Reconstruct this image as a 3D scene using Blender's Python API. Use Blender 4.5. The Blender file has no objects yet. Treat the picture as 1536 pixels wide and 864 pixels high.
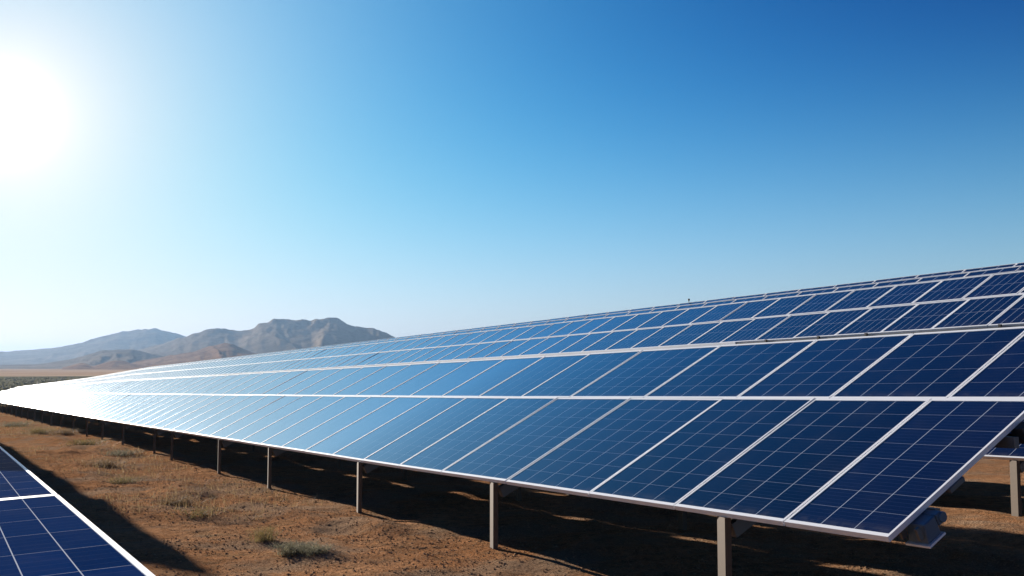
import bpy, math, random
import numpy as np
from mathutils import Vector, Matrix

R = math.radians
random.seed(7)
rng = np.random.default_rng(11)
scene = bpy.context.scene
col = scene.collection

# ------------------------------------------------------------------ frame of the site
EYE = 1.61
PITCH = math.atan(116 / 1549)
AZ = R(-29.979)                       # azimuth of the rows, from +Y towards +X
H = Vector((math.sin(AZ), math.cos(AZ), 0))      # along the rows
L = Vector((math.cos(AZ), -math.sin(AZ), 0))     # across the rows, uphill side of the panels
SL = -0.02497                         # the site falls away along the rows


def along(s):
    """height of the sloping site at distance s along the rows, levelling out to a plain"""
    s = np.asarray(s, float)
    a = np.clip(s, -60, 130)
    t = np.clip((s - 130) / 120, 0, 1)
    return SL * (a + 120 * (t - t * t * 0.5))


def dground(s):
    return np.interp(s, [-50, 12, 20, 30, 40, 77, 140, 240], [0, 0, .05, .14, .19, .38, .42, .0])


def db(s):
    return np.interp(s, [0, 12, 37, 77, 140], [0, 0, .11, .36, .42])


def dt(s):
    return np.interp(s, [0, 50, 70, 140], [0, 0, -.22, -.5])


def P(s, u, z):
    """s along the rows, u across, z measured from the eye (following the slope)"""
    v = H * s + L * u
    v.z = EYE + z + float(along(s))
    return v


def PB(s, u, z):
    """the same, bent a little with the far ground"""
    w = (u - 5.08) / 4.4
    return P(s, u, z + float(db(s)) * (1 - w) + float(dt(s)) * w)


# ------------------------------------------------------------------ numpy value noise
def vnoise(x, y, seed=0):
    xi = np.floor(x).astype(np.int64); yi = np.floor(y).astype(np.int64)
    xf = x - xi; yf = y - yi
    xf = xf * xf * (3 - 2 * xf); yf = yf * yf * (3 - 2 * yf)

    def h(a, b):
        n = (a * 374761393 + b * 668265263 + seed * 1274126177) & 0xFFFFFFFF
        n = ((n ^ (n >> 13)) * 1274126177) & 0xFFFFFFFF
        return ((n ^ (n >> 16)) & 0xFFFF) / 65535.0
    a = h(xi, yi); b = h(xi + 1, yi); c = h(xi, yi + 1); d = h(xi + 1, yi + 1)
    return (a + (b - a) * xf) * (1 - yf) + (c + (d - c) * xf) * yf


def fbm(x, y, oct=4, seed=0, ridged=False):
    t = 0; a = 1; n = 0
    for i in range(oct):
        v = vnoise(x * 2 ** i + 17.3 * i, y * 2 ** i - 9.1 * i, seed + i)
        if ridged:
            v = 1 - abs(2 * v - 1)
        t = t + a * v; n += a; a *= .5
    return t / n


def lump(s, u):
    """relief of the bare ground near the camera"""
    k = (fbm(s * .45, u * .45, 3, 5) - .5) * .10
    k = k + (fbm(s * 2.3, u * 2.3, 3, 9) - .5) * .045
    rut = np.maximum(0, fbm(s * .35, u * 1.3, 3, 23) - .56) * .35
    return k + rut


# ------------------------------------------------------------------ mesh helpers
class MB:
    def __init__(self):
        self.v = []; self.f = []; self.uv = {}

    def quadbox(self, c):
        """c: 8 corners, bottom four then top four"""
        n = len(self.v); self.v += [tuple(p) for p in c]
        for q in ((0, 3, 2, 1), (4, 5, 6, 7), (0, 1, 5, 4), (1, 2, 6, 5), (2, 3, 7, 6), (3, 0, 4, 7)):
            self.f.append(tuple(n + i for i in q))

    def box(self, x0, x1, y0, y1, z0, z1):
        self.quadbox([(x0, y0, z0), (x1, y0, z0), (x1, y1, z0), (x0, y1, z0),
                      (x0, y0, z1), (x1, y0, z1), (x1, y1, z1), (x0, y1, z1)])

    def beam(self, a, b, w, h, up=Vector((0, 0, 1))):
        a = Vector(a); b = Vector(b); d = (b - a).normalized()
        x = d.cross(up).normalized() * (w / 2); y = x.cross(d).normalized() * (h / 2)
        self.quadbox([a - x - y, a + x - y, b + x - y, b - x - y, a - x + y, a + x + y, b + x + y, b - x + y])

    def prism(self, pts, z0, z1):
        """closed outline in x,y pulled from z0 to z1"""
        n = len(self.v); k = len(pts)
        self.v += [(x, y, z0) for x, y in pts] + [(x, y, z1) for x, y in pts]
        self.f.append(tuple(n + i for i in reversed(range(k))))
        self.f.append(tuple(n + k + i for i in range(k)))
        for i in range(k):
            j = (i + 1) % k
            self.f.append((n + i, n + j, n + k + j, n + k + i))

    def mesh(self, name, m=None, smooth=False):
        me = bpy.data.meshes.new(name)
        me.from_pydata(self.v, [], self.f)
        if m:
            me.materials.append(m)
        if smooth:
            me.polygons.foreach_set('use_smooth', [True] * len(me.polygons))
        me.update()
        return me


def link(name, me, parent=None):
    o = bpy.data.objects.new(name, me); col.objects.link(o)
    if parent is not None:
        o.parent = parent
    return o


def thing(name, label, cat, loc=(0, 0, 0), group=None, me=None):
    o = bpy.data.objects.new(name, me); col.objects.link(o)
    o.location = loc; o['label'] = label; o['category'] = cat
    if group:
        o['group'] = group
    return o


def bevel(o, w, seg=2):
    b = o.modifiers.new('bevel', 'BEVEL'); b.width = w; b.segments = seg; b.limit_method = 'ANGLE'
    return o


def npmesh(name, verts, quads, m, smooth=True):
    me = bpy.data.meshes.new(name)
    nv, nf = len(verts), len(quads); k = quads.shape[1]
    me.vertices.add(nv); me.vertices.foreach_set('co', verts.astype(np.float32).ravel())
    me.loops.add(nf * k); me.loops.foreach_set('vertex_index', quads.astype(np.int32).ravel())
    me.polygons.add(nf); me.polygons.foreach_set('loop_start', np.arange(0, nf * k, k, dtype=np.int32))
    me.polygons.foreach_set('use_smooth', np.full(nf, smooth))
    me.update(calc_edges=True); me.validate()
    if m:
        me.materials.append(m)
    return me


def gridquads(ni, nj):
    i, j = np.meshgrid(np.arange(ni - 1), np.arange(nj - 1), indexing='ij')
    a = (i * nj + j).ravel()
    return np.stack([a, a + nj, a + nj + 1, a + 1], 1)


# ------------------------------------------------------------------ materials
class NT:
    def __init__(self, name):
        self.m = bpy.data.materials.new(name); self.m.use_nodes = True
        self.t = self.m.node_tree; self.n = self.t.nodes; self.n.clear()
        self.out = self.n.new('ShaderNodeOutputMaterial')
        self.b = self.n.new('ShaderNodeBsdfPrincipled')
        self.t.links.new(self.b.outputs[0], self.out.inputs[0])

    def lk(self, a, b):
        self.t.links.new(a, b)

    def val(self, sock, v):
        if hasattr(v, 'is_linked') or isinstance(v, bpy.types.NodeSocket):
            self.lk(v, sock)
        else:
            sock.default_value = v

    def math(self, op, a, b=0.0, c=0.0, clamp=False):
        n = self.n.new('ShaderNodeMath'); n.operation = op; n.use_clamp = clamp
        for i, v in enumerate((a, b, c)):
            self.val(n.inputs[i], v)
        return n.outputs[0]

    def mix(self, f, a, b):
        n = self.n.new('ShaderNodeMix'); n.data_type = 'RGBA'
        self.val(n.inputs[0], f)
        for s, v in ((n.inputs[6], a), (n.inputs[7], b)):
            self.val(s, v if not isinstance(v, tuple) else (*v, 1)[:4])
        return n.outputs[2]

    def noise(self, vec, scale, detail=4, rough=.55):
        n = self.n.new('ShaderNodeTexNoise'); n.inputs['Scale'].default_value = scale
        n.inputs['Detail'].default_value = detail; n.inputs['Roughness'].default_value = rough
        if vec is not None:
            self.lk(vec, n.inputs['Vector'])
        return n.outputs[0]

    def ramp(self, f, lo, hi):
        n = self.n.new('ShaderNodeMapRange'); n.interpolation_type = 'SMOOTHSTEP'
        self.val(n.inputs[0], f); n.inputs[1].default_value = lo; n.inputs[2].default_value = hi
        return n.outputs[0]

    def coord(self, which='Object'):
        return self.n.new('ShaderNodeTexCoord').outputs[which]

    def pos(self):
        return self.n.new('ShaderNodeNewGeometry').outputs['Position']

    def bump(self, h, strength=.5, dist=.02):
        n = self.n.new('ShaderNodeBump'); n.inputs['Strength'].default_value = strength
        n.inputs['Distance'].default_value = dist; self.lk(h, n.inputs['Height'])
        self.lk(n.outputs[0], self.b.inputs['Normal'])

    def set(self, **k):
        for a, v in k.items():
            s = self.b.inputs[a.replace('_', ' ')]
            if isinstance(v, tuple):
                v = (*v, 1)[:4]
            self.val(s, v)
        return self


def mat_glass(name, line_w, row_w, fine, base, spec=6.6):
    t = NT(name)
    uv = t.coord('UV')
    sep = t.n.new('ShaderNodeSeparateXYZ'); t.lk(uv, sep.inputs[0])

    def line(c, w):
        f = t.math('FRACT', c)
        d = t.math('ABSOLUTE', t.math('SUBTRACT', f, .5))        # .5 at a line
        return t.math('GREATER_THAN', d, .5 - w)
    lx = line(sep.outputs[0], line_w); ly = line(sep.outputs[1], row_w)
    fy = t.math('ABSOLUTE', t.math('SUBTRACT', t.math('FRACT', t.math('MULTIPLY', sep.outputs[1], 5.0)), .5))
    fy = t.math('MULTIPLY', t.math('GREATER_THAN', fy, .47), fine)
    info = t.n.new('ShaderNodeObjectInfo')
    ob = t.coord('Object')
    # every cell a slightly different blue, every panel too
    cell = t.n.new('ShaderNodeTexWhiteNoise'); cell.noise_dimensions = '3D'
    fl = t.n.new('ShaderNodeVectorMath'); fl.operation = 'FLOOR'; t.lk(uv, fl.inputs[0])
    ad = t.n.new('ShaderNodeVectorMath'); ad.operation = 'ADD'; t.lk(fl.outputs[0], ad.inputs[0])
    cb = t.n.new('ShaderNodeCombineXYZ'); t.lk(t.math('MULTIPLY', info.outputs['Random'], 91.0), cb.inputs[2])
    t.lk(cb.outputs[0], ad.inputs[1]); t.lk(ad.outputs[0], cell.inputs[0])
    v = t.math('ADD', t.math('MULTIPLY', cell.outputs[0], .35), t.math('MULTIPLY', info.outputs['Random'], .85))
    blue = t.mix(v, base, tuple(min(1, c * 2.1 + .001) for c in base))
    cr = t.noise(ob, 60, 3); blue = t.mix(t.math('MULTIPLY', t.ramp(cr, .45, .75), .35), blue, tuple(c * 2.2 for c in base))
    lines = t.math('MAXIMUM', lx, t.math('MULTIPLY', ly, .55))
    c = t.mix(fy, blue, (.16, .2, .32))
    c = t.mix(lines, c, (.42, .47, .56))
    dust = t.ramp(t.noise(ob, 2.1, 5, .65), .42, .8)
    low = t.math('MULTIPLY', t.ramp(sep.outputs[1], .55, 0.0), t.ramp(t.noise(ob, 9, 4, .6), .35, .7))
    spots = t.ramp(t.noise(ob, 33, 2, .5), .74, .80)
    c = t.mix(t.math('ADD', t.math('MULTIPLY', dust, .02), t.math('ADD', t.math('MULTIPLY', low, .09), t.math('MULTIPLY', spots, .06))), c, (.40, .36, .30))
    t.set(Base_Color=c, Roughness=.6, Specular_IOR_Level=0.0)
    gl = t.n.new('ShaderNodeBsdfGlossy'); fr = t.n.new('ShaderNodeFresnel'); fr.inputs[0].default_value = 1.5
    t.lk(t.mix(t.ramp(fr.outputs[0], .32, .8), (.55, .78, .94), (.84, .93, 1.0)), gl.inputs['Color'])
    t.lk(t.math('ADD', .11, t.math('MULTIPLY', dust, .08)), gl.inputs['Roughness'])
    mx = t.n.new('ShaderNodeMixShader'); t.lk(t.math('MINIMUM', t.math('MULTIPLY', t.math('POWER', fr.outputs[0], 2.0), spec), .72), mx.inputs[0])
    t.lk(t.b.outputs[0], mx.inputs[1]); t.lk(gl.outputs[0], mx.inputs[2]); t.lk(mx.outputs[0], t.out.inputs[0])
    return t.m


def mat_metal(name, base, rough, metallic, var=.12, scale=9.0):
    t = NT(name); ob = t.coord('Object')
    n = t.noise(ob, scale, 5, .65)
    t.set(Base_Color=t.mix(t.math('MULTIPLY', n, var * 2), base, tuple(c * .62 for c in base)),
          Roughness=t.math('ADD', rough - .06, t.math('MULTIPLY', n, .14)), Metallic=metallic)
    return t.m


GLASS = mat_glass('panel_glass', .010, .007, .12, (.0016, .0042, .021))
GLASS_FINE = mat_glass('panel_glass_fine', .022, .010, .08, (.0015, .0040, .019))
GLASS_MATT = mat_glass('panel_glass_matt', .013, .006, .08, (.0012, .0140, .075), .05)
ALU = mat_metal('anodised_aluminium', (.90, .92, .95), .4, 0.1)
GALV = mat_metal('galvanised_steel', (.125, .086, .056), .6, .1, .55, 22)
STEEL = mat_metal('dark_steel', (.16, .165, .17), .5, .5, .2)
HOUSING = mat_metal('grey_blue_housing', (.085, .15, .235), .3, .2, .15)
BLACK = mat_metal('black_rubber', (.03, .03, .032), .6, 0)

# ------------------------------------------------------------------ ground
t = NT('ground_soil')
pos = t.pos()
n1 = t.noise(pos, .55, 6, .62); n2 = t.noise(pos, 7, 6, .68); n3 = t.noise(pos, 58, 4, .75); n4 = t.noise(pos, .09, 4, .5)
c = t.mix(t.ramp(n1, .3, .7), (.335, .152, .066), (.45, .235, .120))
c = t.mix(t.ramp(n2, .35, .72), c, (.16, .088, .046))
c = t.mix(t.math('MULTIPLY', t.ramp(t.noise(pos, .8, 5, .6), .46, .62), .75), c, (.25, .178, .122))
c = t.mix(t.math('MULTIPLY', t.ramp(n3, .50, .68), .8), c, (.55, .38, .245))
c = t.mix(t.math('MULTIPLY', t.ramp(t.noise(pos, 1.1, 6, .7), .56, .7), .45), c, (.13, .105, .06))
# what grows on the plain: dark scrub field, then tan flats
dv = t.n.new('ShaderNodeVectorMath'); dv.operation = 'DOT_PRODUCT'; t.lk(pos, dv.inputs[0]); dv.inputs[1].default_value = H
sdist = dv.outputs['Value']
w = t.math('ADD', sdist, t.math('MULTIPLY', t.math('SUBTRACT', t.noise(pos, .01, 3), .5), 60))
field = t.mix(t.ramp(t.noise(pos, .25, 5, .7), .35, .65), (.115, .115, .06), (.25, .22, .125))
tan = t.mix(t.ramp(t.noise(pos, .006, 5, .6), .35, .65), (.44, .29, .18), (.56, .40, .27))
c = t.mix(t.ramp(w, 112, 135), c, field)
c = t.mix(t.ramp(w, 640, 680), c, tan)
vor = t.n.new('ShaderNodeTexVoronoi'); vor.inputs['Scale'].default_value = 26; t.lk(pos, vor.inputs['Vector'])
hgt = t.math('ADD', t.math('MULTIPLY', n2, .9), t.math('ADD', t.math('MULTIPLY', n3, .62), t.math('MULTIPLY', vor.outputs[0], .35)))
t.bump(hgt, .85, .06)
t.set(Base_Color=c, Roughness=1.0, Specular_IOR_Level=0.0)
SOIL = t.m


def axis(parts):
    out = [parts[0][0]]
    for a, b, st in parts:
        n = max(1, int(round((b - a) / st)))
        out += list(np.linspace(a, b, n + 1)[1:])
    return np.array(out)


sa = np.concatenate([-np.geomspace(6000, 60, 14), axis([(-55, -2, 4), (-2, 4, .4), (4, 24, .055), (24, 45, .14), (45, 90, .6), (90, 260, 4)]), np.geomspace(270, 9000, 60)])
ua = np.concatenate([-np.geomspace(6000, 40, 24), axis([(-36, -4, 2), (-4, 0, .4), (0, 9.5, .055), (9.5, 14, .11), (14, 40, 2)]), np.geomspace(45, 6000, 24)])
S, U = np.meshgrid(sa, ua, indexing='ij')
fade = np.clip(1 - (S - 40) / 60, 0, 1) * np.clip((S + 10) / 10, 0, 1)
Z = along(S) + dground(S) + lump(S, U) * fade
X = S * H.x + U * L.x; Y = S * H.y + U * L.y
V = np.stack([X.ravel(), Y.ravel(), Z.ravel()], 1)
g = link('ground', npmesh('ground', V, gridquads(len(sa), len(ua))[:, ::-1], SOIL)); g['kind'] = 'structure'


def gz(s, u):
    a = np.array([float(s)]); b = np.array([float(u)])
    f = max(0, min(1, 1 - (s - 40) / 60))
    return float((along(a) + dground(a) + lump(a, b) * f)[0])


def G(s, u, dz=0.0):
    v = H * s + L * u; v.z = gz(s, u) + dz
    return v


# ------------------------------------------------------------------ panels
def panel_meshes(w, l, ncol, nrow, glass, fw=.017, th=.036, fy=None):
    """frame and glass of one panel: x across its width, y up its slope, top face at z = 0"""
    f = MB(); fy = fy or fw
    f.box(0, w, 0, fy, -th, 0); f.box(0, w, l - fy, l, -th, 0)
    f.box(0, fw, fy, l - fy, -th, 0); f.box(w - fw, w, fy, l - fy, -th, 0)
    fm = f.mesh('frame', ALU)
    gm = bpy.data.meshes.new('glass')
    a, b, c_, d = fw, w - fw, fy, l - fy
    vs = [(a, c_, -.009), (b, c_, -.009), (b, d, -.009), (a, d, -.009), (a, c_, -.004), (b, c_, -.004), (b, d, -.004), (a, d, -.004)]
    fs = [(0, 3, 2, 1), (4, 5, 6, 7), (0, 1, 5, 4), (1, 2, 6, 5), (2, 3, 7, 6), (3, 0, 4, 7)]
    gm.from_pydata(vs, [], fs); gm.materials.append(glass)
    uv = gm.uv_layers.new(name='cells')
    for poly in gm.polygons:
        for li in poly.loop_indices:
            p = vs[gm.loops[li].vertex_index]
            uv.data[li].uv = ((p[0] - a) / (b - a) * ncol, (p[1] - c_) / (d - c_) * nrow)
    return gm, fm


def frame_matrix(o, x_to, y_to):
    x = (x_to - o).normalized(); y = (y_to - o); y = (y - x * y.dot(x)).normalized(); z = x.cross(y)
    m = Matrix((x, y, z)).transposed().to_4x4(); m.translation = o
    return m


def place(o, root, m):
    o.matrix_parent_inverse = root.matrix_world.inverted(); o.matrix_basis = m


def put_panel(name, gm, fm, root, m, jitter=.0015):
    j = Matrix.Rotation(random.gauss(0, jitter), 4, 'X') @ Matrix.Rotation(random.gauss(0, jitter), 4, 'Y')
    p = link(name, gm, root)
    place(p, root, m @ j)
    f = link('frame', fm, p)
    return p


def put_run(name, gm, fm, mats, root):
    """many far panels as one part: glass with the frames in the same mesh"""
    vs = []; fs = []; uvs = []; mi = []
    for m in mats:
        for me, k in ((gm, 0), (fm, 1)):
            n = len(vs)
            vs += [m @ v.co for v in me.vertices]
            for poly in me.polygons:
                fs.append(tuple(n + i for i in poly.vertices)); mi.append(k)
                for li in poly.loop_indices:
                    uvs.append(tuple(me.uv_layers[0].data[li].uv) if k == 0 else (0.5, 0.5))
    me = bpy.data.meshes.new(name); me.from_pydata([tuple(v) for v in vs], [], fs)
    me.materials.append(gm.materials[0]); me.materials.append(ALU)
    me.polygons.foreach_set('material_index', mi)
    lay = me.uv_layers.new(name='cells'); lay.data.foreach_set('uv', [c for q in uvs for c in q])
    me.update()
    o = link(name, me, root); o.matrix_parent_inverse = root.matrix_world.inverted(); o['kind'] = 'stuff'
    return o


def child(name, mb, m, root, smooth=False, parent=None):
    """a part whose mesh is given in world coordinates"""
    me = mb.mesh(name, m, smooth)
    par = parent or root
    o = link(name, me, par)
    o.matrix_parent_inverse = par.matrix_world.inverted()
    return o


def post_mesh(h, w=.110, d=.052, tk=.008):
    """open steel channel section pulled up to h"""
    b = MB()
    a, c_ = w / 2, d / 2
    pts = [(-a, -c_), (a, -c_), (a, -c_ + .02), (a - tk, -c_ + .02), (a - tk, -c_ + tk), (-a + tk, -c_ + tk),
           (-a + tk, c_ - tk), (a - tk, c_ - tk), (a - tk, c_ - .02), (a, c_ - .02), (a, c_), (-a, c_)]
    b.prism(pts, -.35, h)
    return b.mesh('post', GALV)


def put_post(root, s, u, top, turn=0.0):
    """post standing at s,u whose top reaches the world height `top`"""
    base = G(s, u)
    me = post_mesh(top - base.z)
    o = link('post', me, root)
    m = Matrix.Translation(base) @ Matrix.Rotation(R(108) + R(turn), 4, 'Z')
    place(o, root, m)
    return o


def set_root(root, loc):
    root.location = loc
    root.matrix_world = Matrix.Translation(loc)


CELL = .29
GAPX = .016
T27 = (0.8906, 0.4549)


def column_edges(pattern, s0, n):
    e = [s0]
    for i in range(n):
        k = pattern[i] if i < len(pattern) else pattern[-1]
        e.append(e[-1] + k * CELL)
    return e


def panel_at(s0, w, u, z, d, l, PP):
    """matrix of a panel whose lower edge runs from s0 to s0+w at (u, z); d = slope direction"""
    o = PP(s0 + w, u, z); x = PP(s0, u, z)
    y = PP(s0 + w, u + d[0] * l, z + d[1] * l)
    return frame_matrix(o, x, y)


cache = {}


def pm(w, l, nc, nr, glass):
    k = (round(w, 3), round(l, 3), nc, nr, glass.name)
    if k not in cache:
        cache[k] = panel_meshes(w, l, nc, nr, glass, .015 if glass is GLASS_FINE else .017, .036, .019 if glass is GLASS_FINE else .033)
    return cache[k]


def strip_along(mb, PP, s0, s1, u, z, w, h, step=6.0):
    """a straight bar along the row in short pieces that follow the ground"""
    n = max(1, int(math.ceil((s1 - s0) / step)))
    for i in range(n):
        a = s0 + (s1 - s0) * i / n; b = s0 + (s1 - s0) * (i + 1) / n
        mb.beam(PP(a, u, z), PP(b, u, z), w, h)


def lower_row(root, PP, u0, z0, pattern, s0, n, posts, gap_open, rear_from=0):
    """long panels below, short panels above a narrow slot, on posts, rafters and purlins"""
    e = column_edges(pattern, s0, n)
    l1 = 1.75; l2 = 1.26
    u1, z1 = u0 + T27[0] * l1 + .14, z0 + T27[1] * l1 - .004
    for i in range(n):
        k = int(round((e[i + 1] - e[i]) / CELL)); w = e[i + 1] - e[i] - GAPX
        put_panel('solar_panel', *pm(w, l1, k, 8, GLASS), root, panel_at(e[i] + GAPX / 2, w, u0, z0, T27, l1, PP))
        put_panel('short_panel', *pm(w, l2, k, 5, GLASS), root, panel_at(e[i] + GAPX / 2, w, u1, z1, T27, l2, PP))
    s1 = e[-1]
    # purlins under the panels, running the whole row
    for v, row in ((.42, 0), (1.32, 0), (.30, 1), (.95, 1)):
        b = MB()
        uu, zz = (u0, z0) if row == 0 else (u1, z1)
        strip_along(b, PP, s0 - .035, s1, uu + T27[0] * v + .028, zz + T27[1] * v - .085, .05, .075)
        child('purlin', b, STEEL, root)
    # sheets added under the slot to break its sunlight on the ground into dashes
    for a, b_ in gap_open:
        m = MB(); strip_along(m, PP, a, b_, u1 - .07, z1 - .048, .155, .004)
        child('slot_light_blocker', m, STEEL, root)
    for s in posts:
        put_post(root, s, u0 + .03, PP(s, u0 + .03, z0 - .032).z)
        if s > rear_from:
            put_post(root, s, u1 + .75, PP(s, u1 + .75, z1 + .25).z)
        r = MB(); r.beam(PP(s, u0 + .1, z0 - .135), PP(s, u1 + 1.05, z1 + .38), .06, .11)
        child('rafter', r, STEEL, root)
    return e


# ---- front row: two rows of panels
A = thing('solar_array_row', 'long front row of blue solar panels on short posts, grey box at its open end', 'solar array')
set_root(A, G(5, 5.1))
postsA = [5.79, 9.22, 12.86, 16.82, 20.05, 24.25, 26.2, 30.6, 34.2] + [37.5 + 3.5 * i for i in range(24)]


def dashes(s0, s1, seed, period=(2.5, 3.6), op=(.9, 1.7)):
    r = random.Random(seed); out = []; s = s0
    while s < s1:
        c_ = r.uniform(*period)
        o = r.uniform(*op)
        out.append((s, min(s1, s + c_ - o))); s += c_
    return out


eA = lower_row(A, PB, 5.08, -.915, [3, 4, 4, 5, 5, 4], 4.30, 100, postsA, dashes(4.3, 120, 3, (1.8, 2.7), (.7, 1.2)), 7)
endA = eA[-1]

# drive box hanging under the open end of the row
mA = panel_at(4.31, .86, 5.08, -.915, T27, 1.75, PB)


def local_part(name, mb, m, parent, mw, bev=0, smooth=False):
    o = link(name, mb.mesh(name, m, smooth), parent)
    if parent is A:
        place(o, A, mw)
    if bev:
        bevel(o, bev)
    return o


def cyl(mb, a, b, r, n=20, r2=None):
    a = Vector(a); b = Vector(b); d = (b - a).normalized()
    x = d.orthogonal().normalized(); y = d.cross(x)
    k = len(mb.v); r2 = r if r2 is None else r2
    for p, rr in ((a, r), (b, r2)):
        for i in range(n):
            q = p + (x * math.cos(2 * math.pi * i / n) + y * math.sin(2 * math.pi * i / n)) * rr
            mb.v.append(tuple(q))
    mb.f.append(tuple(k + i for i in reversed(range(n)))); mb.f.append(tuple(k + n + i for i in range(n)))
    for i in range(n):
        j = (i + 1) % n; mb.f.append((k + i, k + j, k + n + j, k + n + i))


# local x of the panel runs towards the open end (x = .86 is the end), y up the slope, z out of the face
b = MB(); b.quadbox([(.80, .20, -.168), (.95, .20, -.168), (.95, .335, -.168), (.80, .335, -.168), (.82, .225, -.045), (.95, .225, -.045), (.95, .335, -.045), (.82, .335, -.045)])
box = local_part('drive_box', b, HOUSING, A, mA, .008)
b = MB(); b.box(.815, .955, .338, .39, -.12, -.045); cyl(b, (.80, .385, -.085), (.965, .385, -.085), .034)
cap = local_part('end_cap', b, HOUSING, box, mA, .004)
b = MB(); b.box(.785, .965, .184, .352, -.184, -.169)
fl = local_part('flange', b, ALU, box, mA, .002)
b = MB(); b.box(.80, .82, .15, .198, -.12, -.037)
local_part('bracket', b, STEEL, box, mA, .002); b = MB(); b.box(.92, .94, .16, .198, -.12, -.04); local_part('bracket', b, STEEL, box, mA, .002)
b = MB(); b.box(.835, .875, .62, .78, -.072, -.037)
local_part('clamp', b, STEEL, A, mA, .004)
b = MB(); b.box(.83, .92, 1.40, 1.50, -.095, -.037); cyl(b, (.78, 1.43, -.13), (.95, 1.43, -.13), .035)
local_part('clamp', b, BLACK, A, mA, .003)

# ---- raised row behind it, leaning back further towards the top
B = thing('solar_array_row', 'raised row of narrow dark solar panels directly above and behind the long front row', 'solar array')
set_root(B, G(5, 8.2))
colsB = int((endA - 4.3) / .58)
uB, zB = 8.10, .490
rows = []
T17 = (math.cos(R(17.5)), math.sin(R(17.5)))
u, z = uB, zB
for l, d, nm in ((.66, T27, 'solar_panel'), (.58, T27, 'solar_panel'), (.125, T27, 'narrow_panel'), (.09, T27, 'narrow_panel')):
    rows.append((u, z, l, d, nm))
    u += d[0] * (l + .012); z += d[1] * (l + .012)
for (u, z, l, d, nm) in rows:
    off = {'solar_panel': 0}.get(nm, .25)
    off += rows.index((u, z, l, d, nm)) * .11
    gm, fm = pm(.58 - .006, l, 6 if nm == 'solar_panel' else 3, 2 if nm == 'solar_panel' else 1, GLASS_FINE) if nm == 'solar_panel' else panel_meshes(.58 - .006, l, 3, 1, GLASS_FINE, .008, .03)
    far = []
    for i in range(colsB):
        m = panel_at(4.0 + off + i * .58, .58 - .006, u, z, d, l, PB)
        if i < 50:
            put_panel(nm, gm, fm, B, m, .0025)
        else:
            far.append(m)
    put_run(nm, gm, fm, far, B)
sB0, sB1 = 4.0, 4.0 + colsB * .58
b = MB(); strip_along(b, PB, sB0 - .02, 8.9, uB - .012, zB - .026, .016, .012, 1.5); child('edge_rail', b, STEEL, B)
b = MB(); strip_along(b, PB, 8.92, sB1, uB - .014, zB - .019, .016, .036, 1.5); child('edge_rail', b, ALU, B)
for s in (5.6, 7.05, 7.67, 8.43):
    m = MB(); q = PB(s, uB - .02, zB - .012); m.beam(q - H * .012, q + H * .012, .02, .03); child('clamp', m, BLACK, B)
for v in (.3, .95):
    b = MB(); strip_along(b, PB, sB0, sB1, uB + T27[0] * v + .03, zB + T27[1] * v - .09, .05, .08); child('purlin', b, STEEL, B)
for a, b_ in dashes(4.0, 120, 8, (1.9, 3.0), (.7, 1.2)):
    m = MB(); strip_along(m, PB, a, b_, uB - .105, zB - .115, .215, .004); child('slot_light_blocker', m, STEEL, B)  # added blockers, so sun through this gap lands in short streaks
for i, s in enumerate(postsA):
    if s > 7:
        put_post(B, s + .4, uB + .55, PB(s + .4, uB + .55, zB + .13).z)
    r = MB(); r.beam(PB(s + .4, uB + .05, zB - .13), PB(s + .4, uB + 1.35, zB + .44), .06, .10); child('rafter', r, STEEL, B)
uT, zT = u + d[0] * l, z + d[1] * l
q = PB(11.35, uT, zT)
b = MB(); cyl(b, q - Vector((0, 0, .02)), q + Vector((0, 0, .022)), .005, 8)
k = 10
for i in range(k):
    pass
sensor = child('sensor_pin', b, BLACK, B)
bm_pts = MB()
for i in range(7):
    a0 = math.pi * i / 6
for i in range(6):
    za = -math.cos(math.pi * i / 6) * .017; zb_ = -math.cos(math.pi * (i + 1) / 6) * .017
    ra = max(.0005, math.sin(math.pi * i / 6) * .016); rb = max(.0005, math.sin(math.pi * (i + 1) / 6) * .016)
    cyl(bm_pts, q + Vector((0, 0, .038 + za)), q + Vector((0, 0, .038 + zb_)), ra, 12, rb)
link('sensor_head', bm_pts.mesh('sensor_head', BLACK, True), sensor)

# ---- next row on the ground behind, seen under the open end
C = thing('solar_array_row', 'low row of solar panels further back, seen under the open end of the front row', 'solar array')
set_root(C, G(6, 11.5))
lower_row(C, P, 11.50, -.915, [4], 3.0, 34, [4.2, 7.86, 11.3, 15.0, 18.6, 22.2, 25.9, 29.5, 33.2, 36.8, 40.4], dashes(3.0, 42, 5, (2.5, 3.6), (1.2, 2.0)))


# ---- low table at the lower left
D = thing('solar_table', 'low flat solar table with a bright white edge in the bottom left corner', 'solar table')
set_root(D, G(8, .6))
zD = -.93
rot = .0185
tl = math.tan(R(2.0))


def PD(s, u, z):
    return P(s, 1.0 + rot * s + u, z + u * tl)


segs = [(-1.2, 5.0), (5.08, 10.46), (10.54, 22.0), (22.08, 30.0)]
for a, b_ in segs:
    for k in (0, 1):
        w = 1.16; l = b_ - a
        u_r = -k * 1.18
        o = PD(a, u_r - w, zD); x = PD(a, u_r, zD); y = PD(b_, u_r - w, zD)
        gm, fm = panel_meshes(w, l, 4, max(2, round(l / .86)), GLASS_MATT, .036, .045, .055)
        yv = (y - o).normalized(); xv = x - o; xv = (xv - yv * xv.dot(yv)).normalized(); zv = xv.cross(yv)
        m = Matrix((xv, yv, zv)).transposed().to_4x4(); m.translation = o
        put_panel('solar_panel', gm, fm, D, m, .0003)
b = MB(); strip_along(b, PD, -1.2, 30, -.14, zD - .09, .05, .08); child('purlin', b, STEEL, D)
b = MB(); strip_along(b, PD, -1.2, 30, -2.1, zD - .09, .05, .08); child('purlin', b, STEEL, D)
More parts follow.
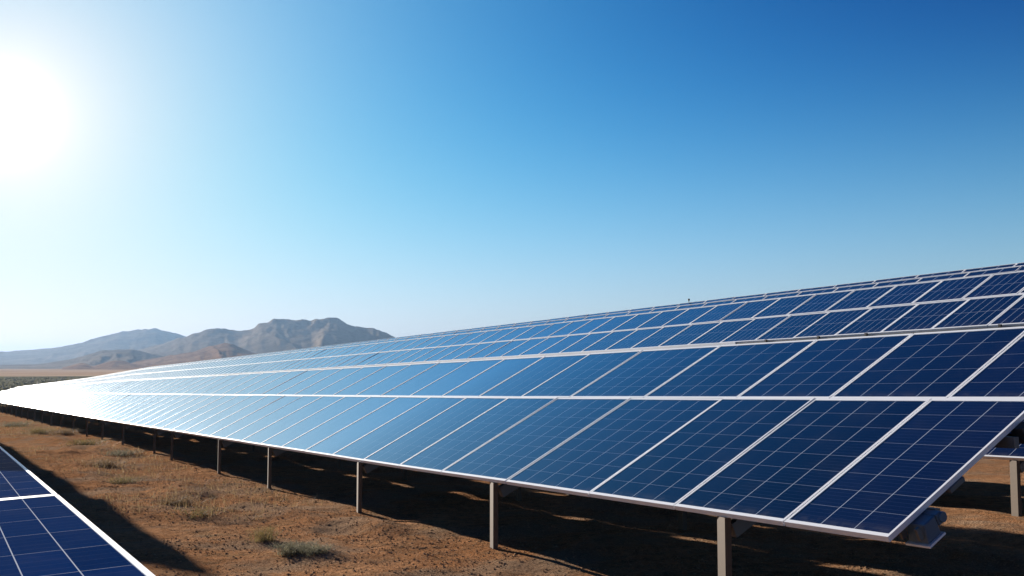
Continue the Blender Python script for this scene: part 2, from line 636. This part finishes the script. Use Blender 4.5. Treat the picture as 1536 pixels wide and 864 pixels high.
for s in (1.5, 5.5, 9.5, 13.5, 17.5, 21.5, 25.5):
    for u in (-.14, -2.1):
        put_post(D, s, 1.0 + rot * s + u, PD(s, u, zD - .135).z)

# ---- unseen tall table, added to cast the long shadow on the bare strip
E_ = thing('solar_table', 'shadow-casting tall solar table on high posts, added out of view left of the low flat table', 'solar table')
HE = 3.6


def PE(s, u, z):
    return P(s, 1.41 + u, z)


set_root(E_, G(34, 1))
zE = HE - EYE + .04
nE = 30
for i in range(nE):
    s = 24.2 + i * 1.16
    for k in (0, 1):
        l = 1.75
        u = -T27[0] * (l + .012) * (k + 1); z = zE - T27[1] * (l + .012) * (k + 1)
        m = panel_at(s, 1.16 - GAPX, u, z, T27, l, PE)
        put_panel('solar_panel', *pm(1.16 - GAPX, l, 4, 8, GLASS), E_, m)
for v in (.4, 1.4, 2.2, 3.1):
    b = MB(); strip_along(b, PE, 24.2, 24.2 + nE * 1.16, -T27[0] * v + .03, zE - T27[1] * v - .09, .05, .08); child('purlin', b, STEEL, E_)
for i in range(8):
    s = 24.9 + i * 4.7
    for v in (.5, 2.9):
        u = -T27[0] * v
        put_post(E_, s, 1.41 + u, PE(s, u, zE - T27[1] * v - .13).z)
    r = MB(); r.beam(PE(s, -T27[0] * 3.4, zE - T27[1] * 3.4 - .17), PE(s, -T27[0] * .1, zE - T27[1] * .1 - .17), .06, .1); child('rafter', r, STEEL, E_)

# ------------------------------------------------------------------ plants
def blade_mesh(name, n, h, spread, m, wid=.006, droop=.5, seed=0, base=.04, twigs=1):
    r = random.Random(seed); vs = []; fs = []
    for i in range(n):
        a = r.uniform(0, 2 * math.pi); lean = r.random() ** .7 * spread
        hh = h * r.uniform(.45, 1.0); bx = r.gauss(0, base); by = r.gauss(0, base)
        d = Vector((math.cos(a), math.sin(a), 0)); side = Vector((-d.y, d.x, 0)) * (wid * r.uniform(.6, 1.3))
        p0 = Vector((bx, by, -.02)); segs_ = 3; k = len(vs)
        for j in range(segs_ + 1):
            f = j / segs_
            p = p0 + d * (lean * f ** 1.4) + Vector((0, 0, hh * (f - droop * .35 * f * f * lean / max(.05, spread))))
            p += Vector((r.gauss(0, .008), r.gauss(0, .008), 0)) * f
            wv = side * (1 - f * .85)
            vs += [tuple(p - wv), tuple(p + wv)]
        for j in range(segs_):
            fs.append((k + 2 * j, k + 2 * j + 1, k + 2 * j + 3, k + 2 * j + 2))
        if twigs:
            tip = Vector(vs[-1]); mid = Vector(vs[-3])
            for q_ in range(twigs * 2):
                c_ = mid.lerp(tip, r.random()); e2 = c_ + Vector((r.gauss(0, .05), r.gauss(0, .05), r.uniform(.01, .06))) * (h / .25)
                kk = len(vs); sd = Vector((r.gauss(0, 1), r.gauss(0, 1), r.gauss(0, 1))).normalized() * wid * 1.3
                vs += [tuple(c_ - sd * .4), tuple(c_ + sd * .4), tuple(e2)]
                fs.append((kk, kk + 1, kk + 2))
    me = bpy.data.meshes.new(name); me.from_pydata(vs, [], fs); me.materials.append(m); me.update()
    return me


def mat_leaf(name, a, b_):
    t = NT(name); info = t.n.new('ShaderNodeNewGeometry')
    n = t.noise(t.coord('Object'), 14, 3)
    t.set(Base_Color=t.mix(t.math('ADD', t.math('MULTIPLY', info.outputs['Random Per Island'], .6), t.math('MULTIPLY', n, .4)), a, b_), Roughness=.8)
    tr = t.n.new('ShaderNodeBsdfTranslucent'); t.lk(t.b.inputs['Base Color'].links[0].from_socket, tr.inputs[0])
    mx = t.n.new('ShaderNodeMixShader'); mx.inputs[0].default_value = .35
    t.lk(t.b.outputs[0], mx.inputs[1]); t.lk(tr.outputs[0], mx.inputs[2]); t.lk(mx.outputs[0], t.out.inputs[0])
    return t.m


SAGE = mat_leaf('sage_leaf', (.14, .135, .085), (.25, .235, .16))
WEED = mat_leaf('weed_leaf', (.16, .13, .05), (.26, .20, .09))
DRY = mat_leaf('dry_stalk', (.16, .11, .06), (.30, .21, .12))


def px_ground(x, y):
    X, Uu, F = x - 768, 432 - y, 1549.0
    d = Vector((X, F * math.cos(PITCH) - Uu * math.sin(PITCH), Uu * math.cos(PITCH) + F * math.sin(PITCH)))
    s, u, z = d.dot(H), d.dot(L), d.z - SL * d.dot(H)
    k = -EYE / z
    for _ in range(6):
        k = -(EYE - (gz(s * k, u * k) - float(along(s * k)))) / z
    return s * k, u * k


def plant(name, x, y, me, label, cat, rz=0, sc=1, group=None):
    s, u = px_ground(x, y)
    o = thing(name, label, cat, G(s, u), group, me); o.rotation_euler.z = rz; o.scale = (sc,) * 3
    return o


plant('shrub', 445, 829, blade_mesh('shrub', 480, .13, .22, SAGE, .004, .6, 1, .07), 'grey-green low shrub on bare soil throwing a dark shadow', 'shrub')
plant('shrub', 476, 829, blade_mesh('shrub', 220, .11, .18, SAGE, .004, .6, 4, .06), 'small grey-green tuft growing against the right side of the larger grey shrub', 'shrub')
plant('weed', 398, 811, blade_mesh('weed', 200, .18, .15, WEED, .0035, .4, 2, .06), 'yellow-green leafy weed just behind the grey-green shrub', 'weed')
plant('weed', 315, 781, blade_mesh('weed', 5, .46, .04, DRY, .004, .0, 3, .012, 2), 'tall thin dry stalk standing alone on the bare strip', 'weed')
plant('weed', 296, 773, blade_mesh('weed', 170, .13, .26, WEED, .004, .6, 5, .14), 'flat dry yellowish tuft at the foot of the thin stalk', 'weed')
far_spots = [(128, 668, 'wide olive grass tuft beside the posts far along the front row', 1.5), (155, 700, 'low brown-green grass tuft nearest the shadow on the far bare strip', 1.3),
             (182, 683, 'faded grass tuft between two larger tufts on the far bare strip', 1.2), (62, 650, 'dark grass tuft left of the wide olive tuft', 1.7),
             (95, 652, 'olive grass tuft behind the wide olive tuft', 1.4), (25, 640, 'farthest pale grass tuft at the left edge of the picture', 1.9),
             (185, 724, 'small yellowish tuft on bare soil beyond the end of the long shadow', .8), (265, 756, 'brownish tuft lying on soil left of the thin stalk', .9)]
for i, (x, y, lb, sc) in enumerate(far_spots):
    plant('grass_tuft', x, y, blade_mesh('grass_tuft', 260, .16, .34, [WEED, DRY, SAGE][i % 3] if i != 0 else WEED, .006, .6, 30 + i, .15), lb, 'grass', i, sc, 'grass tufts on the bare strip')

# ------------------------------------------------------------------ gravel and dead litter (uncountable)
t = NT('gravel_stone'); info = t.n.new('ShaderNodeNewGeometry')
c = t.mix(info.outputs['Random Per Island'], (.20, .115, .062), (.46, .30, .185)); t.set(Base_Color=c, Roughness=1.0, Specular_IOR_Level=0.0)
STONE = t.m
base = np.array([(1, 0, 0), (-1, 0, 0), (0, 1, 0), (0, -1, 0), (0, 0, 1), (0, 0, -.6)], float)
tri = np.array([(0, 2, 4), (2, 1, 4), (1, 3, 4), (3, 0, 4), (2, 0, 5), (1, 2, 5), (3, 1, 5), (0, 3, 5)])
NP = 90000
ss = 4.5 + 24 * rng.random(NP) ** 1.7; uu = .9 + 8.2 * rng.random(NP)
keep = fbm(ss * .8, uu * .8, 3, 77) + rng.random(NP) * .35 > .55
ss, uu = ss[keep], uu[keep]; NP = len(ss)
rad = .0045 + .011 * rng.random(NP) ** 6
zz = along(ss) + dground(ss) + lump(ss, uu)
ctr = np.stack([ss * H.x + uu * L.x, ss * H.y + uu * L.y, zz + rad * .25], 1)
ang = rng.random(NP) * 6.283
vv = base[None] * (.65 + .6 * rng.random((NP, 6, 1))) * rad[:, None, None] * np.array([1.3, 1.0, .6])[None, None]
ca, sa_ = np.cos(ang)[:, None], np.sin(ang)[:, None]
vv = np.stack([vv[..., 0] * ca - vv[..., 1] * sa_, vv[..., 0] * sa_ + vv[..., 1] * ca, vv[..., 2]], 2) + ctr[:, None]
o = link('gravel', npmesh('gravel', vv.reshape(-1, 3), (tri[None] + (np.arange(NP) * 6)[:, None, None]).reshape(-1, 3), STONE, False)); o['kind'] = 'stuff'

# sparse dry straw on the bare strip
NB = 16000
bs = 10 + 70 * rng.random(NB) ** 1.5; bu = .8 + rng.random(NB) * 4.4
keep = (fbm(bs * .33, bu * .55, 3, 131) > .54) & (bu < 5.0 - .0 * bs)
bs, bu = bs[keep], bu[keep]; NB = len(bs)
bz = along(bs) + dground(bs) + lump(bs, bu) * np.clip(1 - (bs - 40) / 60, 0, 1)
bx, by = bs * H.x + bu * L.x, bs * H.y + bu * L.y
bh = rng.uniform(.03, .13, NB); ba = rng.random(NB) * 6.283; bl = rng.uniform(.02, .12, NB); bw = .0022 + .00012 * bs
side = np.stack([-np.sin(ba), np.cos(ba), 0 * ba], 1) * bw[:, None]; root_ = np.stack([bx, by, bz - .01], 1)
tip = root_ + np.stack([np.cos(ba) * bl, np.sin(ba) * bl, bh + .01], 1)
vv = np.stack([root_ - side, root_ + side, tip], 1).reshape(-1, 3)
o = link('dry_grass', npmesh('dry_grass', vv, np.arange(NB * 3).reshape(-1, 3), mat_leaf('straw', (.20, .14, .07), (.36, .26, .14)), False)); o['kind'] = 'stuff'

# low scrub that fills the field on the plain
NF = 5000
azs = np.radians(rng.uniform(-29.5, -17.5, NF)); dd = 135 * (620 / 135) ** rng.random(NF)
fx, fy = np.sin(azs) * dd, np.cos(azs) * dd
fs_, fu_ = fx * H.x + fy * H.y, fx * L.x + fy * L.y
row_ = np.round(fs_ / 7) * 7 + rng.normal(0, 1.0, NF)
fx, fy = row_ * H.x + fu_ * L.x, row_ * H.y + fu_ * L.y
fz = along(row_) + dground(row_)
rad = rng.uniform(.12, .36, NF)
vv = base[None] * (.6 + .7 * rng.random((NF, 6, 1))) * rad[:, None, None] * np.array([1.5, 1.5, .9])[None, None]
vv = vv + np.stack([fx, fy, fz + rad * .3], 1)[:, None]
SCRUB = mat_leaf('scrub', (.10, .10, .05), (.24, .21, .11))
o = link('scrub', npmesh('scrub', vv.reshape(-1, 3), (tri[None] + (np.arange(NF) * 6)[:, None, None]).reshape(-1, 3), SCRUB, False)); o['kind'] = 'stuff'

# ------------------------------------------------------------------ hills
def mat_hill(name, a, b_, c2, sc):
    t = NT(name); pos = t.pos()
    n = t.noise(pos, sc, 7, .62); n2 = t.noise(pos, sc * 5, 6, .7)
    nz = t.n.new('ShaderNodeNewGeometry'); sp = t.n.new('ShaderNodeSeparateXYZ'); t.lk(nz.outputs['Normal'], sp.inputs[0])
    c = t.mix(t.ramp(n, .35, .65), a, b_)
    c = t.mix(t.math('MULTIPLY', t.ramp(n2, .5, .72), .7), c, c2)
    c = t.mix(t.math('MULTIPLY', t.ramp(t.noise(pos, sc * 16, 4, .7), .52, .66), .55), c, (.12, .10, .065))
    t.bump(n2, .5, 9)
    t.set(Base_Color=c, Roughness=1.0, Specular_IOR_Level=0.0)
    return t.m


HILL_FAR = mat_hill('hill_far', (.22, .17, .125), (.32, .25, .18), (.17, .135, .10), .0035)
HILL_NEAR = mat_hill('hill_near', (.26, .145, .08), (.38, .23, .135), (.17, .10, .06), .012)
PLAIN_Z = float(along(1000))


def ridge(name, prof, dist, depth, m, seed, n=(360, 90), gully=.5, base_y=549.0, gs=1.0, k=6):
    """heightfield whose skyline passes through the elevations in prof (measured as angles) at `dist` metres"""
    xs = np.linspace(prof[0][0], prof[-1][0], n[0])
    py = np.interp(xs, [p[0] for p in prof], [p[1] for p in prof])
    py = np.convolve(np.pad(py, k, 'edge'), np.ones(2 * k + 1) / (2 * k + 1), 'valid')
    azv = np.arctan((xs - 768) / 1549.0)
    fac = np.cos(azv)
    top = (548 - py) / 1549.0 * fac * dist + EYE          # height of the skyline
    top = np.maximum(top, PLAIN_Z - 6)
    top += (fbm(xs * .09, xs * 0 + seed, 4, seed) - .5) * .02 * np.maximum(0, top - PLAIN_Z)
    b_ = np.linspace(-1, 1, n[1])                           # -1 front foot, 0 crest, 1 rear foot
    T, Bq = np.meshgrid(top - PLAIN_Z, b_, indexing='ij'); AZ2 = np.meshgrid(azv, b_, indexing='ij')[0]
    lat = AZ2 * dist
    prof_b = np.where(Bq < 0, (1 + Bq) ** 1.45, (1 - Bq) ** 1.2)
    warp = (fbm(lat / dist * 30 * gs, Bq * 1.5 + 3, 3, seed + 3) - .5) * .05
    gl = fbm((lat / dist + warp) * 42 * gs, Bq * 1.3 + 7, 4, seed + 5, True)
    bump_ = np.sin(np.clip((1 + Bq), 0, 1) * math.pi) * (Bq < 0)
    hgt = T * prof_b + T * bump_ * (gl - .62) * gully
    hgt = hgt + (fbm(lat / dist * 150, Bq * 14, 3, seed + 8) - .5) * T * .09 * (1 - np.abs(Bq))
    # spurs push the crest line back and forth
    rr = dist + Bq * depth + (fbm(lat / dist * 14, 0 * Bq + 1, 2, seed + 9) - .5) * depth * .6 * (1 - np.abs(Bq)) * 0
    hgt = np.where(np.abs(Bq) >= .999, -8, hgt)
    Xv = np.sin(AZ2) * rr; Yv = np.cos(AZ2) * rr; Zv = PLAIN_Z - .5 + hgt * np.where(Bq < 0, rr / dist * .0 + 1, 1)
    o = link(name, npmesh(name, np.stack([Xv.ravel(), Yv.ravel(), Zv.ravel()], 1), gridquads(*n)[:, ::-1], m))
    o['kind'] = 'structure'
    return o


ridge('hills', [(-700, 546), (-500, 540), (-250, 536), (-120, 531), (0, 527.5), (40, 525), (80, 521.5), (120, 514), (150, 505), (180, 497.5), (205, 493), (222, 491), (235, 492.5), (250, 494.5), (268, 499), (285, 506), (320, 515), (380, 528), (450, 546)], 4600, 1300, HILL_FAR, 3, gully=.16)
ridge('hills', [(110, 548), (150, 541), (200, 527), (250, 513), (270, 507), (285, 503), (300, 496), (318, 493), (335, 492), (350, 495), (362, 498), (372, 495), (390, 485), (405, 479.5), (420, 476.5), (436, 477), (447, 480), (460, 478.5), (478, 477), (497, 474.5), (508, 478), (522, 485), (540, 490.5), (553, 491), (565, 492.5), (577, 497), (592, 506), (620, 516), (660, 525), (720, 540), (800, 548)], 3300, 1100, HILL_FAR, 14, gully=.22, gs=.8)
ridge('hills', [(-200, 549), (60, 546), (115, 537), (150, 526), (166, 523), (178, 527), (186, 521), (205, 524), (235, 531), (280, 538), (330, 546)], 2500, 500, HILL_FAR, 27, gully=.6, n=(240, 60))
ridge('hills', [(120, 549), (180, 545), (215, 540), (250, 534), (290, 527), (312, 520), (328, 516), (340, 513), (352, 516), (368, 524), (385, 530), (420, 537), (480, 545), (540, 549)], 2300, 700, HILL_NEAR, 41, gully=.35, n=(260, 70), k=2)
ridge('hills', [(95, 551), (110, 547), (122, 543.5), (130, 544), (140, 549), (150, 546), (170, 540), (185, 540), (205, 546), (225, 550)], 1900, 230, HILL_NEAR, 55, gully=.3, n=(200, 40))

# ------------------------------------------------------------------ air
t = NT('haze_air'); t.n.remove(t.b)
pv = t.n.new('ShaderNodeVolumePrincipled'); t.lk(pv.outputs[0], t.out.inputs['Volume'])
pv.inputs['Color'].default_value = (.125, .20, .31, 1); pv.inputs['Density'].default_value = .00013; pv.inputs['Anisotropy'].default_value = .5
b = MB(); b.box(-7500, 7500, -7000, 9500, -30, 168)
hz = link('haze', b.mesh('haze', t.m)); hz['kind'] = 'stuff'

# ------------------------------------------------------------------ light
SUN_AZ, SUN_EL = R(-33.8), R(12.4)
sd = Vector((math.sin(SUN_AZ) * math.cos(SUN_EL), math.cos(SUN_AZ) * math.cos(SUN_EL), math.sin(SUN_EL)))
ld = bpy.data.lights.new('sun', 'SUN'); ld.energy = 5.0; ld.angle = R(.5); ld.color = (1, .90, .78)
lo = bpy.data.objects.new('sun', ld); col.objects.link(lo); lo.rotation_euler = sd.to_track_quat('Z', 'Y').to_euler()

wd = bpy.data.worlds.new('World'); scene.world = wd; wd.use_nodes = True
nt = wd.node_tree; nt.nodes.clear(); N = nt.nodes.new; K = nt.links.new
sky = N('ShaderNodeTexSky'); sky.sky_type = 'NISHITA'; sky.sun_disc = False
sky.sun_elevation = SUN_EL; sky.sun_rotation = SUN_AZ; sky.altitude = 300; sky.air_density = 1.0; sky.dust_density = .6; sky.ozone_density = 4.0
# the bright aureole of the sun in the hazy air
GA, GE = math.atan((8 - 768) / 1549), None
gd = Vector((8 - 768, 1549 * math.cos(PITCH) - (432 - 170) * math.sin(PITCH), (432 - 170) * math.cos(PITCH) + 1549 * math.sin(PITCH))).normalized()
tc = N('ShaderNodeTexCoord'); dot = N('ShaderNodeVectorMath'); dot.operation = 'DOT_PRODUCT'; K(tc.outputs['Generated'], dot.inputs[0]); dot.inputs[1].default_value = gd


def M(op, a, b_=None):
    n = N('ShaderNodeMath'); n.operation = op
    for i, v in enumerate((a, b_)):
        if v is None:
            continue
        if isinstance(v, (int, float)):
            n.inputs[i].default_value = v
        else:
            K(v, n.inputs[i])
    return n.outputs[0]


ang = M('ARCCOSINE', M('MINIMUM', dot.outputs['Value'], .99999))


def lobe(amp, sig, p):
    return M('MULTIPLY', M('EXPONENT', M('MULTIPLY', M('POWER', M('DIVIDE', ang, R(sig)), p), -1.0)), amp)


EXPOSURE = 1.35
up = N('ShaderNodeSeparateXYZ'); K(tc.outputs['Generated'], up.inputs[0])
el = M('MINIMUM', M('MAXIMUM', up.outputs['Z'], 0.0), .44); el2 = M('MULTIPLY', el, el)
spl = N('ShaderNodeSeparateColor'); K(sky.outputs[0], spl.inputs[0])
cmb = N('ShaderNodeCombineColor')
core = M('ADD', lobe(2.2, 1.4, 2.0), lobe(.14, 4.1, 2.0))
# grade of the clear desert sky: deeper and bluer towards the zenith, paling towards the sun
GRADE = ((.376, 1.22, 3.7, 31.9, 1.12, 9.6, 1.194), (.367, 1.12, -.1, 22.0, 1.02, 18.36, 1.138), (.672, 1.799, -.036, 9.8, .955, 33.1, 1.518))
for i, (gam, sc, k1, k2, vc, sg, pw) in enumerate(GRADE):
    veil = lobe(1.0, sg, pw)
    c0 = M('MULTIPLY', M('POWER', M('MULTIPLY', spl.outputs[i], .06), gam), sc)
    c0 = M('MULTIPLY', c0, M('EXPONENT', M('MULTIPLY', M('ADD', M('MULTIPLY', el, k1), M('MULTIPLY', el2, k2)), -1.0)))
    c0 = M('ADD', M('MULTIPLY', c0, M('SUBTRACT', 1.0, veil)), M('MULTIPLY', veil, vc))
    c0 = M('MULTIPLY', M('ADD', c0, core), 10 * 2 ** -EXPOSURE)
    K(c0, cmb.inputs[i])
bg = N('ShaderNodeBackground'); bg.inputs[1].default_value = .1; K(cmb.outputs[0], bg.inputs[0])
wo = N('ShaderNodeOutputWorld'); K(bg.outputs[0], wo.inputs[0])

# ------------------------------------------------------------------ camera and film
cd = bpy.data.cameras.new('camera'); cd.sensor_width = 36; cd.lens = 36 * 1549 / 1536; cd.clip_end = 40000; cd.clip_start = .05
co = bpy.data.objects.new('camera', cd); col.objects.link(co); co.location = (0, 0, EYE); co.rotation_euler = (R(90) + PITCH, 0, 0)
scene.camera = co
scene.render.engine = 'CYCLES'
scene.cycles.max_bounces = 6; scene.cycles.diffuse_bounces = 3; scene.cycles.glossy_bounces = 3; scene.cycles.volume_bounces = 0
scene.cycles.use_denoising = True
scene.view_settings.view_transform = 'Standard'; scene.view_settings.look = 'None'
scene.view_settings.exposure = EXPOSURE; scene.view_settings.gamma = 1
